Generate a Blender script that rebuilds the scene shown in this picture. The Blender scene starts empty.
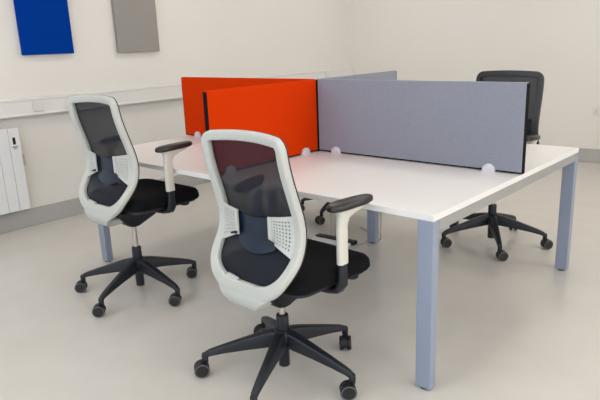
import bpy, bmesh, math, random
from math import sin, cos, pi, radians as R
from mathutils import Vector, Matrix

scene = bpy.context.scene
C = scene.collection
random.seed(4)

# ------------------------------------------------------------------ camera
cam = bpy.data.cameras.new('camera')
cam.sensor_width = 36.0
cam.lens = 589.9 / 600 * 36.0
co = bpy.data.objects.new('camera', cam)
C.objects.link(co)
co.location = (2.2603, -2.6646, 1.3619)
co.rotation_euler = (1.3098, 0.0371, 0.7283)
scene.camera = co

# ------------------------------------------------------------------ world, light, exposure
w = bpy.data.worlds.new('world')
scene.world = w
w.use_nodes = True
bg = w.node_tree.nodes['Background']
bg.inputs[0].default_value = (0.80, 0.90, 1.0, 1)
bg.inputs[1].default_value = 1.0

def area(name, loc, rot, sx, sy, power, col):
    l = bpy.data.lights.new(name, 'AREA')
    l.shape = 'RECTANGLE'
    l.size, l.size_y = sx, sy
    l.energy = power
    l.color = col
    o = bpy.data.objects.new(name, l)
    o.location = loc
    o.rotation_euler = rot
    C.objects.link(o)
    return o

WINDOW_POWER = 72.0
SIDE_POWER = 80.0
PANEL_STRENGTH = 8.0
# daylight entering through the windows of the wall behind the camera
area('window_daylight', (1.5, -5.3, 1.6), (R(90), 0, 0), 5.6, 1.5, WINDOW_POWER, (0.66, 0.81, 1.0))

# added fill from the right for the floor under the desk; no window there
area('side_fill_light', (5.0, -0.6, 1.55), (R(90), 0, R(90)), 4.8, 1.4, SIDE_POWER, (1.0, 0.99, 0.97))

vs = scene.view_settings
vs.view_transform = 'Standard'
vs.look = 'None'
vs.gamma = 1
vs.use_curve_mapping = False
vs.exposure = 0.0

# ------------------------------------------------------------------ materials
def mat(name, col, rough=0.5, metal=0.0, bump=None, vary=None, spec=0.5, sheen=0.0, coat=0.0):
    """bump=(scale, strength, distance); vary=(scale, amount)"""
    m = bpy.data.materials.new(name)
    m.use_nodes = True
    nt = m.node_tree
    b = nt.nodes['Principled BSDF']
    b.inputs['Base Color'].default_value = (*col, 1)
    b.inputs['Roughness'].default_value = rough
    b.inputs['Metallic'].default_value = metal
    b.inputs['Specular IOR Level'].default_value = spec
    if sheen:
        b.inputs['Sheen Weight'].default_value = sheen
        b.inputs['Sheen Roughness'].default_value = 0.5
    if coat:
        b.inputs['Coat Weight'].default_value = coat
    tc = nt.nodes.new('ShaderNodeTexCoord')
    if vary:
        n = nt.nodes.new('ShaderNodeTexNoise')
        n.inputs['Scale'].default_value = vary[0]
        n.inputs['Detail'].default_value = 4
        nt.links.new(tc.outputs['Object'], n.inputs['Vector'])
        mx = nt.nodes.new('ShaderNodeMix')
        mx.data_type = 'RGBA'
        a = vary[1]
        mx.inputs[6].default_value = (*[c * (1 - a) for c in col], 1)
        mx.inputs[7].default_value = (*[min(1, c * (1 + a)) for c in col], 1)
        ramp = nt.nodes.new('ShaderNodeMapRange')
        ramp.inputs[1].default_value = 0.3
        ramp.inputs[2].default_value = 0.7
        nt.links.new(n.outputs['Fac'], ramp.inputs[0])
        nt.links.new(ramp.outputs[0], mx.inputs[0])
        nt.links.new(mx.outputs[2], b.inputs['Base Color'])
    if bump:
        n2 = nt.nodes.new('ShaderNodeTexNoise')
        n2.inputs['Scale'].default_value = bump[0]
        n2.inputs['Detail'].default_value = 3
        nt.links.new(tc.outputs['Object'], n2.inputs['Vector'])
        bp = nt.nodes.new('ShaderNodeBump')
        bp.inputs['Strength'].default_value = bump[1]
        bp.inputs['Distance'].default_value = bump[2]
        nt.links.new(n2.outputs['Fac'], bp.inputs['Height'])
        nt.links.new(bp.outputs['Normal'], b.inputs['Normal'])
    return m

def lin(h):
    h = h.lstrip('#')
    out = []
    for i in (0, 2, 4):
        c = int(h[i:i + 2], 16) / 255
        out.append(c / 12.92 if c <= 0.04045 else ((c + 0.055) / 1.055) ** 2.4)
    return tuple(out)

M = {}
M['wall'] = mat('wall_paint', lin('#e8e4de'), 0.85, bump=(180, 0.05, 0.002), vary=(1.2, 0.012))
M['ceiling'] = mat('ceiling_paint', lin('#eeeae2'), 0.9, bump=(120, 0.05, 0.002))
M['floor'] = mat('floor_vinyl', lin('#d2cdc6'), 0.22, bump=(60, 0.03, 0.001), vary=(5, 0.025), spec=0.45)
M['skirting'] = mat('skirting_grey', lin('#b3b0ad'), 0.6, vary=(9, 0.02))
M['trunking'] = mat('white_pvc', lin('#e9e6e3'), 0.4, vary=(6, 0.01))
M['socket'] = mat('socket_white', lin('#e2dfdc'), 0.35, vary=(30, 0.01))
M['slot'] = mat('socket_slot', lin('#55524f'), 0.6, vary=(30, 0.02))
M['rad'] = mat('radiator_white', lin('#e6e7e8'), 0.4, vary=(6, 0.01))
M['black'] = mat('black_plastic', (0.007, 0.0095, 0.016), 0.45, bump=(400, 0.08, 0.001), vary=(40, 0.1))
M['castor'] = mat('castor_black', (0.010, 0.011, 0.012), 0.45, vary=(40, 0.1))
M['castor_rim'] = mat('castor_grey_rim', (0.12, 0.12, 0.12), 0.4, vary=(40, 0.1))
M['whitepl'] = mat('white_plastic', lin('#c4c5bf'), 0.45, bump=(300, 0.03, 0.001), vary=(8, 0.012))
M['cream'] = mat('cream_plastic', lin('#d8d4c8'), 0.45, bump=(300, 0.03, 0.001), vary=(8, 0.012))
M['chrome'] = mat('gas_shaft_steel', (0.55, 0.53, 0.50), 0.28, metal=1.0, vary=(25, 0.05))
M['seat'] = mat('seat_fabric', (0.0035, 0.004, 0.005), 0.9, bump=(700, 0.4, 0.001), vary=(300, 0.3), spec=0.2)
M['arm'] = mat('arm_pad', (0.018, 0.016, 0.017), 0.33, bump=(250, 0.1, 0.001), vary=(30, 0.1))
M['trim'] = mat('chair_edge_trim', (0.030, 0.032, 0.035), 0.5, vary=(40, 0.08))
M['desk'] = mat('desk_white', lin('#ece9e8'), 0.38, vary=(3, 0.008))
M['edge'] = mat('desk_edge', lin('#e8e8ea'), 0.35, vary=(5, 0.008))
M['steel'] = mat('silver_powdercoat_daylit', lin('#959fb2'), 0.36, metal=0.2, bump=(500, 0.05, 0.0005), vary=(12, 0.015))  # silver paint with the cool window light's blue mixed into its colour
M['rail'] = mat('rail_grey', lin('#a3a3a2'), 0.4, metal=0.2, vary=(12, 0.015))
M['foot'] = mat('foot_black', (0.006, 0.006, 0.007), 0.85, spec=0.15, vary=(40, 0.1))
M['orange'] = mat('orange_fabric', lin('#d23703'), 0.95, bump=(600, 0.35, 0.001), vary=(350, 0.07), spec=0.06)
M['greyfab'] = mat('grey_fabric', lin('#8e919e'), 0.95, bump=(500, 0.5, 0.001), vary=(220, 0.10), spec=0.15, sheen=0.1)
M['clamp'] = mat('frosted_clamp', lin('#d5d3dc'), 0.3, vary=(30, 0.02))
M['bluefab'] = mat('blue_fabric', lin('#003894'), 0.95, bump=(600, 0.3, 0.001), vary=(300, 0.06), spec=0.05)
M['panelgrey'] = mat('panel_grey_fabric', lin('#9a9691'), 0.95, bump=(500, 0.4, 0.001), vary=(220, 0.08), spec=0.15)
M['cable'] = mat('cable_grey', lin('#a8a090'), 0.5, vary=(30, 0.03))
M['lumbar'] = mat('lumbar_blue_black', (0.003, 0.013, 0.036), 0.35, vary=(25, 0.15))

def mesh_fabric():
    m = bpy.data.materials.new('see_through_mesh')
    m.use_nodes = True
    nt = m.node_tree
    b = nt.nodes['Principled BSDF']
    b.inputs['Roughness'].default_value = 0.6
    b.inputs['Specular IOR Level'].default_value = 0.3
    tc = nt.nodes.new('ShaderNodeTexCoord')
    n = nt.nodes.new('ShaderNodeTexNoise')
    n.inputs['Scale'].default_value = 350
    nt.links.new(tc.outputs['Object'], n.inputs['Vector'])
    mx = nt.nodes.new('ShaderNodeMix')
    mx.data_type = 'RGBA'
    mx.inputs[6].default_value = (0.004, 0.006, 0.012, 1)
    mx.inputs[7].default_value = (0.010, 0.013, 0.024, 1)
    nt.links.new(n.outputs['Fac'], mx.inputs[0])
    nt.links.new(mx.outputs[2], b.inputs['Base Color'])
    tr = nt.nodes.new('ShaderNodeBsdfTransparent')
    ms = nt.nodes.new('ShaderNodeMixShader')
    ms.inputs[0].default_value = 0.92
    out = nt.nodes['Material Output']
    nt.links.new(tr.outputs[0], ms.inputs[1])
    nt.links.new(b.outputs[0], ms.inputs[2])
    nt.links.new(ms.outputs[0], out.inputs[0])
    return m
M['mesh'] = mesh_fabric()

def emit(name, col, s):
    m = bpy.data.materials.new(name)
    m.use_nodes = True
    nt = m.node_tree
    nt.nodes.remove(nt.nodes['Principled BSDF'])
    e = nt.nodes.new('ShaderNodeEmission')
    e.inputs[0].default_value = (*col, 1)
    e.inputs[1].default_value = s
    nt.links.new(e.outputs[0], nt.nodes['Material Output'].inputs[0])
    return m
M['led'] = emit('led_diffuser', (1.0, 0.975, 0.93), PANEL_STRENGTH)
M['knob'] = mat('control_knob_pinkish', lin('#c9bdb5'), 0.5, vary=(60, 0.03))
M['display'] = mat('heater_display', (0.012, 0.013, 0.013), 0.25, vary=(60, 0.1))
M['mark'] = mat('grey_mark', lin('#8f8d8b'), 0.5, vary=(60, 0.05))

# ------------------------------------------------------------------ mesh helpers
def link(name, bm, m, parent=None, smooth=None, bevel=0.0, seg=2, loc=None, rotz=0.0):
    me = bpy.data.meshes.new(name)
    bmesh.ops.recalc_face_normals(bm, faces=bm.faces)
    bm.to_mesh(me)
    bm.free()
    if isinstance(m, (list, tuple)):
        for x in m:
            me.materials.append(x)
    else:
        me.materials.append(m)
    o = bpy.data.objects.new(name, me)
    C.objects.link(o)
    if parent:
        o.parent = parent
    if loc:
        o.location = loc
    o.rotation_euler.z = rotz
    if bevel:
        md = o.modifiers.new('bevel', 'BEVEL')
        md.width = bevel
        md.segments = seg
        md.limit_method = 'ANGLE'
        md.angle_limit = R(35)
    if smooth is not None:
        for p in me.polygons:
            p.use_smooth = True
        if smooth < 179:
            for e in me.edges:
                pass
            try:
                me.set_sharp_from_angle(angle=R(smooth))
            except Exception:
                pass
    return o

def tag(o, label=None, cat=None, group=None, kind=None):
    if label: o['label'] = label
    if cat: o['category'] = cat
    if group: o['group'] = group
    if kind: o['kind'] = kind
    return o

def thing(name, label, cat, loc=(0, 0, 0), rotz=0.0, group=None):
    o = bpy.data.objects.new(name, None)
    o.empty_display_size = 0.05
    C.objects.link(o)
    o.location = loc
    o.rotation_euler = (0, 0, rotz)
    return tag(o, label, cat, group)

def box(bm, x0, x1, y0, y1, z0, z1):
    r = bmesh.ops.create_cube(bm, size=1.0)
    bmesh.ops.scale(bm, vec=(x1 - x0, y1 - y0, z1 - z0), verts=r['verts'])
    bmesh.ops.translate(bm, vec=((x0 + x1) / 2, (y0 + y1) / 2, (z0 + z1) / 2), verts=r['verts'])
    return r['verts']

def bbox(*a):
    bm = bmesh.new()
    box(bm, *a)
    return bm

def loft(bm, rings, closed=True, caps=True):
    """rings: list of equal-length lists of points"""
    vr = [[bm.verts.new(p) for p in r] for r in rings]
    n = len(rings[0])
    for a, b in zip(vr, vr[1:]):
        for i in range(n if closed else n - 1):
            j = (i + 1) % n
            bm.faces.new((a[i], a[j], b[j], b[i]))
    if caps and closed:
        bm.faces.new(list(reversed(vr[0])))
        bm.faces.new(vr[-1])
    return vr

def lathe(bm, prof, seg=28, centre=(0, 0, 0), axis='z'):
    rings = []
    for r, z in prof:
        ring = []
        for i in range(seg):
            a = 2 * pi * i / seg
            p = (r * cos(a), r * sin(a), z)
            if axis == 'x':
                p = (z, r * cos(a), r * sin(a))
            if axis == 'y':
                p = (r * cos(a), z, r * sin(a))
            ring.append((p[0] + centre[0], p[1] + centre[1], p[2] + centre[2]))
        rings.append(ring)
    return loft(bm, rings)

def tube(bm, pts, rad, seg=10):
    pts = [Vector(p) for p in pts]
    rings = []
    up = Vector((0.13, 0.21, 0.97)).normalized()
    for i, p in enumerate(pts):
        t = (pts[min(i + 1, len(pts) - 1)] - pts[max(i - 1, 0)]).normalized()
        a = t.cross(up)
        if a.length < 1e-3:
            a = t.cross(Vector((1, 0, 0)))
        a.normalize()
        b = t.cross(a)
        r = rad[i] if isinstance(rad, (list, tuple)) else rad
        rings.append([p + a * (r * cos(2 * pi * k / seg)) + b * (r * sin(2 * pi * k / seg)) for k in range(seg)])
    return loft(bm, rings)

def smooth_pts(pts, n=8):
    """Catmull-Rom through pts"""
    P = [Vector(p) for p in pts]
    P = [P[0] * 2 - P[1]] + P + [P[-1] * 2 - P[-2]]
    out = []
    for i in range(1, len(P) - 2):
        for k in range(n):
            t = k / n
            a, b, c, d = P[i - 1], P[i], P[i + 1], P[i + 2]
            out.append(0.5 * ((2 * b) + (c - a) * t + (2 * a - 5 * b + 4 * c - d) * t * t + (3 * b - a - 3 * c + d) * t ** 3))
    out.append(P[-2])
    return out

def rrect(hx, hy, r, n=5):
    """rounded rectangle outline, ccw"""
    r = min(r, hx, hy)
    out = []
    for cx, cy, a0 in ((hx - r, hy - r, 0), (-hx + r, hy - r, 90), (-hx + r, -hy + r, 180), (hx - r, -hy + r, 270)):
        for k in range(n + 1):
            a = R(a0 + 90 * k / n)
            out.append((cx + r * cos(a), cy + r * sin(a)))
    return out

def lerp(a, b, t):
    return a + (b - a) * t

def interp(tab, x):
    if x <= tab[0][0]: return tab[0][1]
    for (x0, y0), (x1, y1) in zip(tab, tab[1:]):
        if x <= x1:
            return lerp(y0, y1, (x - x0) / (x1 - x0))
    return tab[-1][1]

# ------------------------------------------------------------------ room shell
XL, XR, YB, H = -2.467, 5.2, -5.5, 2.75
def far_y(x):
    return 3.60 + (x - XL) * 0.155
ang = math.atan(0.155)
FL = far_y(XL)

def structure(name, bm, m, **k):
    return tag(link(name, bm, m, **k), kind='structure')

bm = bmesh.new()
vs_ = [bm.verts.new(p) for p in ((XL, YB, 0), (XR, YB, 0), (XR, far_y(XR), 0), (XL, FL, 0))]
f = bm.faces.new(vs_)
r = bmesh.ops.extrude_face_region(bm, geom=[f])
bmesh.ops.translate(bm, vec=(0, 0, -0.1), verts=[v for v in r['geom'] if isinstance(v, bmesh.types.BMVert)])
structure('floor', bm, M['floor'])

bm = bmesh.new()
vs_ = [bm.verts.new(p) for p in ((XL, YB, H), (XR, YB, H), (XR, far_y(XR), H), (XL, FL, H))]
f = bm.faces.new(vs_)
r = bmesh.ops.extrude_face_region(bm, geom=[f])
bmesh.ops.translate(bm, vec=(0, 0, 0.1), verts=[v for v in r['geom'] if isinstance(v, bmesh.types.BMVert)])
structure('ceiling', bm, M['ceiling'])

structure('wall_left', bbox(XL - 0.15, XL, YB - 0.15, FL + 0.15, -0.1, H + 0.1), M['wall'])
LF = (XR - XL) / cos(ang)
structure('wall_far', bbox(-0.15, LF + 0.15, 0, 0.15, -0.1, H + 0.1), M['wall'], loc=(XL, FL, 0), rotz=ang)
structure('wall_right', bbox(XR, XR + 0.15, YB - 0.15, far_y(XR) + 0.1, -0.1, H + 0.1), M['wall'])
# wall behind the camera with a band of windows
bm = bmesh.new()
box(bm, XL, XR, YB - 0.15, YB, -0.1, 0.85)
box(bm, XL, XR, YB - 0.15, YB, 2.35, H + 0.1)
for a, b in ((XL, -1.3), (0.5, 0.65), (2.45, 2.6), (4.4, XR)):
    box(bm, a, b, YB - 0.15, YB, 0.85, 2.35)
structure('wall_back', bm, M['wall'])
for i, (a, b) in enumerate(((-1.3, 0.5), (0.65, 2.45), (2.6, 4.4))):
    bm = bmesh.new()
    for x0, x1, z0, z1 in ((a, b, 0.85, 0.91), (a, b, 2.29, 2.35), (a, a + 0.06, 0.91, 2.29), (b - 0.06, b, 0.91, 2.29), ((a + b) / 2 - 0.03, (a + b) / 2 + 0.03, 0.91, 2.29)):
        box(bm, x0, x1, YB - 0.12, YB - 0.05, z0, z1)
    structure(f'window_{i + 1}', bm, M['trunking'])

# skirting
structure('baseboard_left', bbox(XL, XL + 0.014, YB, FL, 0, 0.145), M['skirting'], bevel=0.004)
structure('baseboard_far', bbox(0, LF, -0.014, 0, 0, 0.148), M['skirting'], loc=(XL, FL, 0), rotz=ang, bevel=0.004)

# dado trunking on the left wall
TX = XL + 0.058
bm = bmesh.new()
box(bm, XL, TX - 0.006, YB, FL, 0.887, 1.020)
box(bm, XL, TX, YB, FL, 0.887, 0.906)
box(bm, XL, TX, YB, FL, 1.003, 1.024)
structure('trim_1', bm, M['trunking'], bevel=0.004)

def wall_socket(label, y, double=False):
    t = thing('wall_socket', label, 'socket', (TX - 0.006, y, 0.955), 0, 'sockets on the white wall trunking')
    hw = 0.073 if double else 0.043
    link('face_plate', bbox(0, 0.010, -hw, hw, -0.043, 0.043), M['socket'], t, bevel=0.004)
    for s in ((-0.036, 0.036) if double else (0,)):
        bm = bmesh.new()
        box(bm, 0.0095, 0.0108, s - 0.004, s + 0.004, 0.008, 0.018)
        box(bm, 0.0095, 0.0108, s - 0.014, s - 0.006, -0.014, -0.009)
        box(bm, 0.0095, 0.0108, s + 0.006, s + 0.014, -0.014, -0.009)
        link('pin_slot', bm, M['slot'] if double else M['socket'], t)
    return t
wall_socket('plain square white outlet plate on the trunking below the blue panel, above the heater', -0.555)
wall_socket('white outlet plate on the trunking just left of the further-left chair back', -0.285)
wall_socket('small white outlet plate on the trunking at the far end, over the screens', 3.06)

# far wall double socket
fx = 0.452
t = thing('wall_socket', 'pale double socket low on the far wall at the right edge', 'socket', (fx, far_y(fx), 0.545), ang)
link('face_plate', bbox(-0.073, 0.073, -0.011, 0, -0.043, 0.043), M['socket'], t, bevel=0.004)
for s in (-0.036, 0.036):
    bm = bmesh.new()
    box(bm, s - 0.004, s + 0.004, -0.0125, -0.010, 0.002, 0.012)
    box(bm, s - 0.014, s - 0.006, -0.0125, -0.010, -0.020, -0.014)
    box(bm, s + 0.006, s + 0.014, -0.0125, -0.010, -0.020, -0.014)
    link('pin_slot', bm, M['slot'], t)
    link('rocker_switch', bbox(s - 0.008, s + 0.008, -0.014, -0.010, 0.020, 0.034), M['socket'], t, bevel=0.001)

# ceiling lights (LED panels in the ceiling, out of shot, lighting the room)
k = 0
for ix, x in enumerate((-1.3, 0.9, 3.1)):
    for iy, y in enumerate((-3.9, -1.6, 0.7, 2.6)):
        if y > far_y(x) - 0.6: continue
        t = thing('ceiling_light', 'square white ceiling light panel', 'light', (x, y, H), 0, 'ceiling light panels')
        bm = bmesh.new()
        for a in ((-0.31, 0.31, -0.31, -0.285), (-0.31, 0.31, 0.285, 0.31), (-0.31, -0.285, -0.285, 0.285), (0.285, 0.31, -0.285, 0.285)):
            box(bm, *a, -0.016, 0.0)
        link('frame', bm, M['trunking'], t)
        link('diffuser', bbox(-0.285, 0.285, -0.285, 0.285, -0.010, -0.004), M['led'], t)

# ------------------------------------------------------------------ acoustic wall panels
def wall_panel(name, label, y0, y1, z0, z1, m):
    o = link(name, bbox(XL + 0.004, XL + 0.044, y0, y1, z0, z1), m, bevel=0.006, seg=3)
    return tag(o, label, 'wall panel')
wall_panel('wall_panel', 'royal blue fabric panel hung on the left wall above the trunking', -0.600, -0.185, 1.345, 2.20, M['bluefab'])
wall_panel('wall_panel', 'grey fabric panel hung on the left wall, right of the blue one', 0.228, 0.652, 1.332, 2.20, M['panelgrey'])

# ------------------------------------------------------------------ panel heater
t = thing('panel_heater', 'white ribbed panel heater on the left wall under the trunking', 'heater', (XL, -0.752, 0.0))
bm = bmesh.new()
y0, n, pw = 0.0, 12, 0.083
box(bm, 0.035, 0.085, -n * pw, 0, 0.185, 0.80)
link('body', bm, M['rad'], t, bevel=0.006, seg=3)
for i in range(n):
    link('front_rib', bbox(0.082, 0.098, -(i + 1) * pw + 0.0012, -i * pw - 0.0012, 0.170, 0.815), M['rad'], t, bevel=0.0025, seg=2)
link('wall_bracket', bbox(0.001, 0.04, -0.35, -0.30, 0.25, 0.72), M['rad'], t)
link('display', bbox(0.097, 0.100, -0.056, -0.035, 0.688, 0.742), M['display'], t, bevel=0.001)
bm = bmesh.new()
box(bm, 0.097, 0.0995, -0.067, -0.022, 0.664, 0.674)
box(bm, 0.097, 0.0995, -0.055, -0.034, 0.652, 0.659)
link('printed_mark', bm, M['mark'], t)
link('side_control', bbox(0.045, 0.080, -0.002, 0.026, 0.515, 0.60), M['knob'], t, bevel=0.004)

# ------------------------------------------------------------------ bench desk
L, W, DH, TH, LX, LY = 1.2317, 0.8118, 0.7325, 0.025, 0.068, 0.045
desk = thing('bench_desk', 'white four-person bench desk with silver-grey square legs', 'desk', (0, 0, 0))
g = 0.0007
for sx in (-1, 1):
    for sy in (-1, 1):
        x0, x1 = sorted((sx * g, sx * L))
        y0, y1 = sorted((sy * g, sy * W))
        link('worktop', bbox(x0, x1, y0, y1, DH - TH, DH), M['desk'], desk, bevel=0.0015, seg=2)
ZT = DH - TH
def leg(x, y, frame_mat=None):
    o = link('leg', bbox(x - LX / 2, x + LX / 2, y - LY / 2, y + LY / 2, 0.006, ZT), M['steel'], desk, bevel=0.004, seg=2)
    bm = bmesh.new()
    lathe(bm, [(0.018, 0.0), (0.021, 0.002), (0.021, 0.005), (0.010, 0.006), (0.010, 0.02)], 20, (x, y, 0))
    link('levelling_foot', bm, M['foot'], o, smooth=40)
for sx in (-1, 1):
    for sy in (-1, 1):
        leg(sx * (L - LX / 2), sy * (W - LY / 2))
leg(0.011, 0.545)
leg(0.011, -0.545)
for sx in (-1, 1):
    x = sx * (L - LX / 2)
    link('end_rail', bbox(x - LX / 2, x + LX / 2, -W + LY, W - LY, ZT - 0.045, ZT), M['rail'], desk, bevel=0.003)
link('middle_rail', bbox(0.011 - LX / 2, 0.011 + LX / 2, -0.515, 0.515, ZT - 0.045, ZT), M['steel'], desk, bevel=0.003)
for y in (-0.42, 0.42):
    for a, b in ((-L + LX, 0.011 - LX / 2), (0.011 + LX / 2, L - LX)):
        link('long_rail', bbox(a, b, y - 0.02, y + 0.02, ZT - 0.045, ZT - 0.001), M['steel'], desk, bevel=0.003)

# ------------------------------------------------------------------ desk screens
ST, SB, TK = 1.1527, DH + 0.004, 0.030
def screen(label, a, b, along, fab, clamps, end_trims=(True, True)):
    """a..b along axis 'x' or 'y' ; centred on the other axis"""
    t = thing('desk_screen', label, 'screen', (0, 0, 0), 0, None)
    def bx(p0, p1, q0, q1, z0, z1):
        return bbox(p0, p1, q0, q1, z0, z1) if along == 'x' else bbox(q0, q1, p0, p1, z0, z1)
    h = TK / 2
    e = 0.004
    link('fabric_panel', bx(a + e, b - e, -h, h, SB + 0.006, ST), fab, t, bevel=0.003, seg=2)
    for p, q in ((a, a + e), (b - e, b)):
        link('end_trim', bx(p, q, -h + 0.002, h - 0.002, SB, ST - 0.004), M['foot'], t)
    link('base_trim', bx(a + e, b - e, -h + 0.003, h - 0.003, SB, SB + 0.0062), M['foot'], t)
    for c in clamps:
        bm = bmesh.new()
        r = 0.031
        out = [(-r, 0.0)] + [(r * cos(pi - pi * k / 16), 0.008 + r * 1.02 * sin(pi - pi * k / 16)) for k in range(17)] + [(r, 0.0)]
        rings = []
        for q, s in ((-h - 0.014, 0.90), (-h - 0.011, 1.0), (h + 0.011, 1.0), (h + 0.014, 0.90)):
            ring = []
            for (u, v) in out:
                p = c + u * s
                ring.append((p, q, DH + v * s) if along == 'x' else (q, p, DH + v * s))
            rings.append(ring)
        loft(bm, rings)
        link('clamp', bm, M['clamp'], t, smooth=40)
    return t
screen('grey fabric desk screen along the right half of the desk, nearest the viewer', 0.017, 1.2391, 'x', M['greyfab'], (0.150, 1.078))
screen('orange fabric desk screen behind, running along the left half of the desk', -1.2625, -0.017, 'x', M['orange'], (-1.115, -0.16))
screen('orange fabric desk screen in front with a black end, pointing at the viewer', -0.834, -0.017, 'y', M['orange'], (-0.135, -0.72))
screen('grey fabric desk screen half hidden behind, pointing to the far wall', 0.017, 0.833, 'y', M['greyfab'], (0.14, 0.72))
# slim joint post where the four screens meet
o = link('screen_post', bbox(-0.0165, 0.0165, -0.0165, 0.0165, DH, ST - 0.003), M['foot'], bevel=0.002)
tag(o, 'slim dark joint post where the four desk screens meet', 'post')

# ------------------------------------------------------------------ office chair
# backrest depth profile: y of the middle of the frame for a height z
S_TAB = [(0.30, -0.180), (0.43, -0.196), (0.47, -0.192), (0.52, -0.175), (0.56, -0.148), (0.60, -0.117), (0.64, -0.100), (0.69, -0.091),
         (0.75, -0.099), (0.82, -0.120), (0.90, -0.145), (0.955, -0.158), (1.06, -0.173)]
def S(z):
    # smoothed table
    return sum(interp(S_TAB, z + d) for d in (-0.02, -0.01, 0, 0.01, 0.02)) / 5
def loop_centre():
    """closed loop in (x, z), clockwise seen from the rear"""
    hw_t, hw_b, zt, zb = 0.204, 0.215, 1.039, 0.452
    rt, rb = 0.030, 0.150
    pts = []
    def arc(cx, cz, rx, rz, a0, a1, n):
        for k in range(n + 1):
            a = R(lerp(a0, a1, k / n))
            pts.append((cx + rx * cos(a), cz + rz * sin(a)))
    arc(hw_t - rt, zt - rt * 1.0, rt, rt, 90, 0, 10)
    for k in range(1, 20):
        tt = k / 20
        pts.append((lerp(hw_t, hw_b, tt), lerp(zt - rt, zb + rb, tt)))
    arc(hw_b - rb, zb + rb, rb, rb, 0, -90, 16)
    for k in range(1, 3):
        pts.append((lerp(hw_b - rb, -(hw_b - rb), k / 3), zb))
    arc(-(hw_b - rb), zb + rb, rb, rb, -90, -180, 16)
    for k in range(1, 20):
        tt = k / 20
        pts.append((-lerp(hw_b, hw_t, tt), lerp(zb + rb, zt - rt, tt)))
    arc(-(hw_t - rt), zt - rt, rt, rt, 180, 90, 10)
    for k in range(1, 8):
        pts.append((lerp(-(hw_t - rt), hw_t - rt, k / 8), zt))
    # crowned top rail
    return [(x, z - 0.010 * (abs(x) / hw_t) ** 2 * max(0, min(1, (z - 0.70) / 0.3))) for x, z in pts]
LOOP = loop_centre()
def SX(x, z):
    # the top rail bows forward between its corners
    k = max(0.0, min(1.0, (z - 0.72) / 0.30))
    return S(z) + 0.030 * (1 - min(1, (x / 0.205) ** 2)) * k
def frame_w(z):
    return interp([(0.44, 0.062), (0.47, 0.056), (0.52, 0.043), (0.60, 0.040), (0.75, 0.042), (0.95, 0.040), (1.03, 0.038)], z)
def sweep_loop(bm, wscale, off0, off1, wadd=0.0, rr=0.010, bow=0.0):
    n = len(LOOP)
    P = [Vector((x, SX(x, z), z)) for x, z in LOOP]
    rings = []
    for i in range(n):
        T = (P[(i + 1) % n] - P[i - 1]).normalized()
        z = LOOP[i][1]
        ds = (S(z + 0.005) - S(z - 0.005)) / 0.01
        N = Vector((0, 1, -ds)).normalized()
        N = (Matrix.Rotation(-R(6) * max(-1, min(1, LOOP[i][0] / 0.2)), 3, 'Z') @ N).normalized()
        B = T.cross(N).normalized()
        hw = frame_w(z) * wscale / 2 + wadd
        dc, dh = (off0 + off1) / 2, (off1 - off0) / 2
        rings.append([P[i] + B * u + N * (dc + v) for u, v in rrect(hw, dh, rr, 4)])
    vr = [[bm.verts.new(p) for p in r] for r in rings]
    m = len(rings[0])
    for i in range(n):
        a, b = vr[i], vr[(i + 1) % n]
        for k in range(m):
            bm.faces.new((a[k], a[(k + 1) % m], b[(k + 1) % m], b[k]))
def loop_half(z):
    """half-width of the loop centre at height z"""
    best = 0
    n = len(LOOP)
    for i in range(n):
        (x0, z0), (x1, z1) = LOOP[i], LOOP[(i + 1) % n]
        if (z0 - z) * (z1 - z) <= 0 and abs(z1 - z0) > 1e-9:
            best = max(best, abs(lerp(x0, x1, (z - z0) / (z1 - z0))))
    return best

def perforated_pad(side):
    """white lumbar side plate with real holes; grid (u across from frame to inner edge, v up)"""
    bm = bmesh.new()
    NU, NV = 8, 10
    def pos(u, v, q=0.0):
        zb = lerp(0.598, 0.642, u)
        zt = lerp(0.758, 0.742, u)
        z = lerp(zb, zt, v)
        x = lerp(0.197, 0.094, u)
        y = lerp(S(z) - 0.012, -0.128, u ** 0.9) - 0.006 * sin(pi * u) + q
        return Vector((side * x, y, z))
    cache = {}
    def V(u, v):
        key = (round(u, 4), round(v, 4))
        if key not in cache:
            cache[key] = bm.verts.new(pos(u, v))
        return cache[key]
    for i in range(NU):
        for j in range(NV):
            u0, u1, v0, v1 = i / NU, (i + 1) / NU, j / NV, (j + 1) / NV
            um, vm = (u0 + u1) / 2, (v0 + v1) / 2
            hole = 1 <= i <= NU - 2 and 0 < j < NV - 1
            if not hole:
                bm.faces.new((V(u0, v0), V(u1, v0), V(u1, v1), V(u0, v1)))
                continue
            outer = [(u0, v0), (um, v0), (u1, v0), (u1, vm), (u1, v1), (um, v1), (u0, v1), (u0, vm)]
            ru, rv = 0.26 / NU, 0.25 / NV
            inner = []
            for (a, b) in outer:
                d = Vector(((a - um) * NU, (b - vm) * NV)).normalized()
                inner.append(bm.verts.new(pos(um + d.x * ru, vm + d.y * rv)))
            ov = [V(a, b) for a, b in outer]
            for q in range(8):
                s = (q + 1) % 8
                bm.faces.new((ov[q], ov[s], inner[s], inner[q]))
    # weld T-junction midpoints on plain cells
    bmesh.ops.remove_doubles(bm, verts=bm.verts, dist=1e-5)
    return bm, pos

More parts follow.
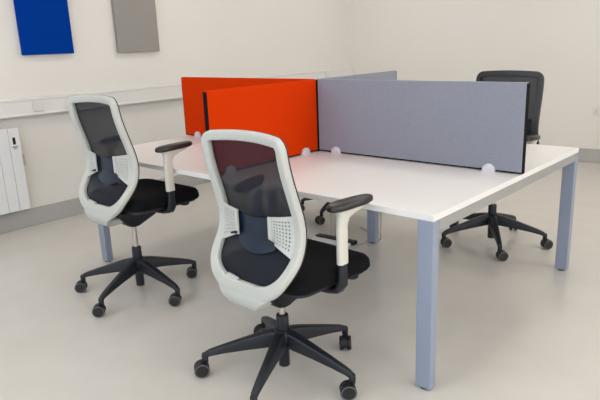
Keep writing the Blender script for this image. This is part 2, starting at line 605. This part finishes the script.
def make_chair(label, loc, rot, lift, base_deg, swivels, arm_drop=0.0, arm_toe=15, frame='whitepl'):
    root = thing('office_chair', label, 'office chair', (loc[0], loc[1], 0), rot, 'mesh-back swivel chairs')
    dz = lift
    up = Matrix.Translation((0, 0, dz))
    def part(name, bm, m, parent=root, smooth=None, bevel=0.0, seg=2, lifted=True):
        if lifted:
            bmesh.ops.transform(bm, matrix=up, verts=bm.verts)
        return link(name, bm, m, parent, smooth=smooth, bevel=bevel, seg=seg)

    # --- backrest
    bm = bmesh.new()
    sweep_loop(bm, 1.0, -0.016, 0.013, rr=0.009)
    # spine: wide apron below the loop that narrows and runs forward under the seat
    st = [(-0.196, 0.448, 0.150, 0.009), (-0.201, 0.430, 0.134, 0.013), (-0.200, 0.410, 0.104, 0.017), (-0.189, 0.390, 0.078, 0.020),
          (-0.160, 0.376, 0.062, 0.021), (-0.115, 0.373, 0.056, 0.020), (-0.065, 0.376, 0.054, 0.019), (-0.020, 0.380, 0.052, 0.018)]
    rings = []
    for i, (y, z, hw, th) in enumerate(st):
        y0, z0 = st[max(i - 1, 0)][:2]
        y1, z1 = st[min(i + 1, len(st) - 1)][:2]
        T = Vector((0, y1 - y0, z1 - z0)).normalized()
        N = Vector((0, -T.z, T.y))
        cpt = Vector((-0.020 * min(1, i / 4), y, z))
        rings.append([cpt + Vector((u, 0, 0)) + N * v for u, v in rrect(hw, th, min(0.012, th * 0.9), 4)])
    loft(bm, rings)
    fr = part('backrest_frame', bm, M[frame], smooth=50)
    bm = bmesh.new()
    sweep_loop(bm, 1.0, 0.013, 0.0165, wadd=-0.0022, rr=0.0016)
    part('edge_trim', bm, M['trim'], fr, smooth=50)
    # small white clip on the lower inner rim
    bm = bmesh.new()
    ring = []
    zc = 0.488
    for (a, b) in ((-0.105, 0.482), (-0.035, 0.478), (-0.032, 0.490), (-0.095, 0.498)):
        ring.append((a, b))
    rings = [[(a, S(b) - 0.016, b) for a, b in ring], [(a, S(b) - 0.004, b) for a, b in ring]]
    loft(bm, rings)
    part('rim_clip', bm, M[frame], fr, bevel=0.002)
    # mesh
    bm = bmesh.new()
    NZ, NX = 44, 14
    rows = []
    for j in range(NZ + 1):
        z = lerp(0.455, 1.034, j / NZ)
        hw = max(loop_half(z) - 0.004, 0.02)
        rows.append([bm.verts.new((lerp(-hw, hw, i / NX), SX(lerp(-hw, hw, i / NX), z) + 0.0155 - 0.012 * (1 - (2 * i / NX - 1) ** 2) * max(0, min(1, (0.9 - z) / 0.15)), z)) for i in range(NX + 1)])
    for a, b in zip(rows, rows[1:]):
        for i in range(NX):
            bm.faces.new((a[i], a[i + 1], b[i + 1], b[i]))
    part('backrest_mesh', bm, M['mesh'], smooth=179)
    # lumbar band behind the mesh
    bm = bmesh.new()
    rings = []
    for i in range(13):
        x = lerp(-0.105, 0.105, i / 12)
        k = 1 - (x / 0.105) ** 2
        zb, zt = 0.612 - 0.028 * k, 0.735 - 0.010 * k
        ring = []
        for j in range(9):
            z = lerp(zb, zt, j / 8)
            ring.append((x, lerp(S(z) - 0.012, -0.116, 0.5) - 0.010 * k + 0.0015, z))
        for j in range(8, -1, -1):
            z = lerp(zb, zt, j / 8)
            ring.append((x, lerp(S(z) - 0.012, -0.116, 0.5) - 0.010 * k - 0.0015, z))
        rings.append(ring)
    loft(bm, rings)
    part('lumbar_band', bm, M['lumbar'], smooth=40)
    for s in (-1, 1):
        bm, pos = perforated_pad(s)
        pad = part('lumbar_pad', bm, M['whitepl'])
        md = pad.modifiers.new('thick', 'SOLIDIFY')
        md.thickness = 0.004
        md.offset = 0
        bm = bmesh.new()
        pts = [pos(1.0, v) + Vector((-s * 0.001, -0.004, 0)) for v in [k / 10 for k in range(11)]]
        rings = [[p + Vector((u, v, 0)) for u, v in rrect(0.0085, 0.006, 0.004, 3)] for p in pts]
        loft(bm, rings)
        part('pad_rim', bm, M['whitepl'], pad, smooth=50)
        p0, p1 = pos(1.02, 0.06), pos(0.72, 0.10)
        bm = bmesh.new()
        rings = []
        for k in range(6):
            p = p0.lerp(p1, k / 5) + Vector((-s * 0.004, -0.013, 0.003))
            q = 0.0058 * (1 - 0.4 * k / 5)
            rings.append([p + Vector((0, a * 1.2, b)) for a, b in rrect(q, q, q * 0.5, 3)])
        loft(bm, rings)
        part('adjust_tab', bm, M['black'], pad, smooth=50)

    # --- seat
    def outline(scale, n=6):
        out = []
        hw, rear, front = 0.254 * scale, -0.135 * scale + 0.06 * (1 - scale), 0.308 - 0.25 * (1 - scale)
        rf, rr_ = 0.055 * scale, 0.07 * scale
        for cx, cy, r, a0 in ((hw - rf, front - rf, rf, 0), (-hw + rf, front - rf, rf, 90), (-hw * 0.94 + rr_, rear + rr_, rr_, 180), (hw * 0.94 - rr_, rear + rr_, rr_, 270)):
            for k in range(n + 1):
                a = R(a0 + 90 * k / n)
                out.append((cx + r * cos(a), cy + r * sin(a)))
        return out
    bm = bmesh.new()
    rings = []
    for sc, z in ((0.90, 0.446), (0.97, 0.452), (1.0, 0.466), (1.0, 0.484), (0.985, 0.500), (0.95, 0.511), (0.88, 0.517), (0.70, 0.517), (0.40, 0.514), (0.12, 0.513)):
        rings.append([(x, y, z - (0.008 * max(0, (y - 0.12) / 0.155) ** 2)) for x, y in outline(sc)])
    loft(bm, rings)
    seat = part('seat', bm, M['seat'], smooth=60)
    bm = bmesh.new()
    loft(bm, [[(x, y, z) for x, y in outline(sc)] for sc, z in ((0.55, 0.418), (0.80, 0.424), (0.93, 0.436), (0.93, 0.449))])
    part('seat_pan', bm, M['black'], seat, smooth=40)
    # slide handle under the front right
    bm = bmesh.new()
    tube(bm, smooth_pts([(0.17, 0.18, 0.440), (0.215, 0.18, 0.430), (0.230, 0.20, 0.427), (0.222, 0.222, 0.430), (0.17, 0.222, 0.440)], 6), 0.006, 8)
    part('slide_handle', bm, M['black'], seat, smooth=60)
    # --- mechanism
    bm = bmesh.new()
    sec = [(0.315, 0.030, -0.030, 0.035), (0.335, 0.042, -0.060, 0.070), (0.365, 0.062, -0.090, 0.120), (0.395, 0.080, -0.115, 0.160), (0.424, 0.098, -0.125, 0.175)]
    rings = []
    for z, hw, ya, yb in sec:
        rings.append([(x, y + (ya + yb) / 2, z) for x, y in rrect(hw, (yb - ya) / 2, 0.025, 4)])
    loft(bm, rings)
    mech = part('tilt_mechanism', bm, M['black'], smooth=40)
    bm = bmesh.new()
    tube(bm, [(-0.07, -0.03, 0.392), (-0.18, -0.045, 0.388), (-0.235, -0.052, 0.386)], [0.006, 0.006, 0.006], 8)
    lathe(bm, [(0.004, -0.262), (0.010, -0.258), (0.011, -0.232), (0.006, -0.226)], 12, (0, -0.052, 0.386), 'x')
    part('tilt_lever', bm, M['black'], mech, smooth=50)
    # --- arms
    for s in (-1, 1):
        bm = bmesh.new()
        # bracket under the seat, out and up into a sleeve
        path = [(0.085, 0.075, 0.422), (0.16, 0.075, 0.420), (0.215, 0.075, 0.417), (0.249, 0.075, 0.424), (0.2665, 0.075, 0.450), (0.2685, 0.075, 0.49), (0.2685, 0.075, 0.540)]
        hws = [(0.013, 0.046), (0.013, 0.043), (0.011, 0.032), (0.0125, 0.027), (0.0145, 0.024), (0.0135, 0.021), (0.0135, 0.021)]
        path = [Vector((p[0] * s, p[1], p[2])) for p in path]
        rings = []
        for i, p in enumerate(path):
            T = (path[min(i + 1, len(path) - 1)] - path[max(i - 1, 0)]).normalized()
            N = T.cross(Vector((0, 1, 0))).normalized()
            a, b = hws[i]
            rings.append([p + N * u + Vector((0, 1, 0)) * v for u, v in rrect(a, b, 0.012, 4)])
        loft(bm, rings)
        arm = part('armrest', bm, M['black'], smooth=45)
        # white post flaring to a pad support
        bm = bmesh.new()
        zs = [(0.537, 0.0145, 0.0262), (0.60, 0.0145, 0.0262), (0.69, 0.0147, 0.0262), (0.718, 0.0160, 0.029), (0.737, 0.021, 0.046), (0.752, 0.027, 0.070), (0.760, 0.031, 0.088)]
        rings = []
        toe = R(-arm_toe * s)
        for z, a, b in zs:
            kk = max(0, (z - 0.70) / 0.05)
            th = toe * min(1, kk)
            oy = 0.034 * min(1, kk) ** 1.5
            ring = []
            for u, v in rrect(a, b, min(a, b) * 0.95, 5):
                v2 = v + oy
                ring.append((0.2685 * s + u * cos(th) - v2 * sin(th), 0.075 + u * sin(th) + v2 * cos(th), z - arm_drop * max(0.0, min(1.0, (z - 0.537) / 0.153))))
            rings.append(ring)
        loft(bm, rings)
        part('arm_post', bm, M['cream'], arm, smooth=50)
        # pad
        bm = bmesh.new()
        rings = []
        for z, sc in ((0.758, 0.90), (0.761, 0.98), (0.767, 1.0), (0.775, 0.99), (0.781, 0.94), (0.784, 0.86), (0.785, 0.3)):
            ring = []
            n = 32
            for k in range(n):
                a = 2 * pi * k / n
                ca, sa = cos(a), sin(a)
                v = 0.104 * sc * (abs(sa) ** 0.72) * (1 if sa > 0 else -1)
                wd = lerp(0.042, 0.029, (v / 0.104 + 1) / 2)
                u = wd * sc * (abs(ca) ** 0.72) * (1 if ca > 0 else -1)
                v2 = v + 0.042
                ring.append((0.2685 * s + u * cos(toe) - v2 * sin(toe), 0.075 + u * sin(toe) + v2 * cos(toe), z - arm_drop + 0.008 * (v / 0.104)))
            rings.append(ring)
        loft(bm, rings)
        part('arm_pad', bm, M['arm'], arm, smooth=60)

    # --- gas lift
    bm = bmesh.new()
    lathe(bm, [(0.0135, 0.20), (0.0135, 0.325 + dz)], 20)
    part('gas_shaft', bm, M['chrome'], smooth=40, lifted=False)
    bm = bmesh.new()
    lathe(bm, [(0.018, 0.036), (0.0235, 0.040), (0.0235, 0.13), (0.027, 0.14), (0.027, 0.262), (0.025, 0.272), (0.015, 0.274)], 24)
    part('column_sleeve', bm, M['black'], smooth=40, lifted=False)
    # --- star base
    bm = bmesh.new()
    lathe(bm, [(0.030, 0.132), (0.044, 0.138), (0.046, 0.175), (0.042, 0.198), (0.032, 0.208), (0.027, 0.21)], 28)
    part('base_hub', bm, M['black'], smooth=40, lifted=False)
    for k in range(5):
        a = R(base_deg + 72 * k) - rot
        ca, sa = cos(a), sin(a)
        bm = bmesh.new()
        # r, ztop, zbottom, halfwidth
        sec = [(0.030, 0.204, 0.136, 0.028), (0.080, 0.194, 0.130, 0.027), (0.160, 0.170, 0.120, 0.023), (0.250, 0.142, 0.106, 0.019), (0.310, 0.122, 0.094, 0.0165), (0.332, 0.112, 0.086, 0.015), (0.345, 0.098, 0.080, 0.012)]
        rings = []
        for r_, zt, zb, hw in sec:
            ring = []
            for u, v in rrect(hw, (zt - zb) / 2, 0.008, 3):
                # narrower along the top edge
                t_ = (v / ((zt - zb) / 2) + 1) / 2
                u2 = u * lerp(1.0, 0.78, t_)
                ring.append((r_ * ca - u2 * sa, r_ * sa + u2 * ca, (zt + zb) / 2 + v))
            rings.append(ring)
        loft(bm, rings)
        # socket that turns down to the castor
        lathe(bm, [(0.011, 0.060), (0.0135, 0.064), (0.0145, 0.095), (0.011, 0.104)], 14, (0.337 * ca, 0.337 * sa, 0))
        part('base_leg', bm, M['black'], smooth=45, lifted=False)
        # castor
        sw = R(swivels[k]) - rot
        px, py = 0.337 * ca, 0.337 * sa
        dx, dy = cos(sw), sin(sw)                      # trailing direction
        cx, cy, rw = px + dx * 0.017, py + dy * 0.017, 0.0325
        bm = bmesh.new()
        # hood between the wheels
        ring = []
        for s in (-0.0065, 0.0065):
            rr2 = []
            for q in range(15):
                aa = R(lerp(-20, 200, q / 14))
                rr2.append((0.030 * cos(aa), 0.030 * sin(aa)))
            ring.append([(cx + u * dx - s * dy, cy + u * dy + s * dx, rw + v) for u, v in rr2])
        loft(bm, ring)
        lathe(bm, [(0.006, 0.045), (0.006, 0.08)], 10, (px, py, 0))
        ct = part('castor', bm, M['castor'], smooth=45, lifted=False)
        for s in (-1, 1):
            bm = bmesh.new()
            prof = [(0.006, 0.006), (0.026, 0.006), (0.0315, 0.0085), (rw, 0.012), (rw, 0.0225), (0.0305, 0.0255), (0.0275, 0.0265), (0.0265, 0.0255), (0.024, 0.0255), (0.008, 0.0275)]
            seg = 24
            rings = []
            for r_, q in prof:
                q *= s
                rings.append([(cx + r_ * cos(2 * pi * i / seg) * dx - q * dy, cy + r_ * cos(2 * pi * i / seg) * dy + q * dx, rw + r_ * sin(2 * pi * i / seg)) for i in range(seg)])
            loft(bm, rings)
            for fc in bm.faces:
                fc.material_index = 0
            wh = part('castor_wheel', bm, [M['castor'], M['castor_rim']], ct, smooth=35, lifted=False)
            # grey rim ring: the two narrow bands near the outer edge
            me = wh.data
            for pi_, p in enumerate(me.polygons):
                band = pi_ // seg
                if band in (5, 6) and pi_ < seg * (len(prof) - 1):
                    p.material_index = 1
    return root

make_chair('white-framed black mesh chair in the foreground, in front of the orange and grey screens', (0.676, -1.061), -0.02, 0.0, 5.6, (225, 310, 250, 235, 190))
make_chair('white-framed black mesh chair further left, raised high, near the heater', (-0.587, -0.938), 0.03, 0.083, 2.6, (225, 230, 200, 230, 230))
make_chair('dark-rimmed mesh chair facing us behind the long grey screen at right', (0.662, 1.000), pi, 0.080, 15.0, (50, 120, 200, 50, 45), arm_drop=0.095, arm_toe=4, frame='trim')
make_chair('chair almost hidden behind the screens, only its castors showing under the desk', (-0.610, 1.005), pi - 0.05, 0.0, 63.0, (10, 200, 230, 260, 300))

# ------------------------------------------------------------------ power strip and cables on the floor
t = thing('power_strip', 'low white and black socket strip lying on the floor under the desk', 'power strip', (-0.225, 0.395, 0.0), R(5))
link('body', bbox(-0.150, 0.150, -0.050, -0.004, 0, 0.016), M['trunking'], t, bevel=0.003)
link('socket_bar', bbox(-0.150, 0.170, -0.004, 0.050, 0, 0.024), M['black'], t, bevel=0.003)
for i in range(4):
    x = -0.105 + i * 0.07
    link('socket_face', bbox(x - 0.025, x + 0.025, 0.004, 0.042, 0.022, 0.026), M['trim'], t, bevel=0.002)
def cable(label, pts, r=0.0035, m='cable'):
    bm = bmesh.new()
    tube(bm, smooth_pts(pts, 8), r, 8)
    return tag(link('cable', bm, M[m], smooth=60), label, 'cable')
cable('pale cable hanging beside the middle desk leg', [(0.075, 0.56, ZT - 0.002), (0.078, 0.562, 0.55), (0.070, 0.56, 0.30), (0.066, 0.56, 0.10), (0.03, 0.60, 0.006), (-0.08, 0.62, 0.005)])
cable('thin grey cable on the floor between power strip and middle leg', [(-0.045, 0.43, 0.006), (-0.02, 0.455, 0.005), (-0.03, 0.52, 0.005), (-0.05, 0.64, 0.005), (-0.25, 0.76, 0.005)])
cable('thin grey cable drooping under the desk left of the middle leg', [(-0.30, 0.50, ZT - 0.002), (-0.31, 0.50, 0.45), (-0.30, 0.47, 0.20), (-0.29, 0.455, 0.012), (-0.36, 0.47, 0.006)], 0.003)
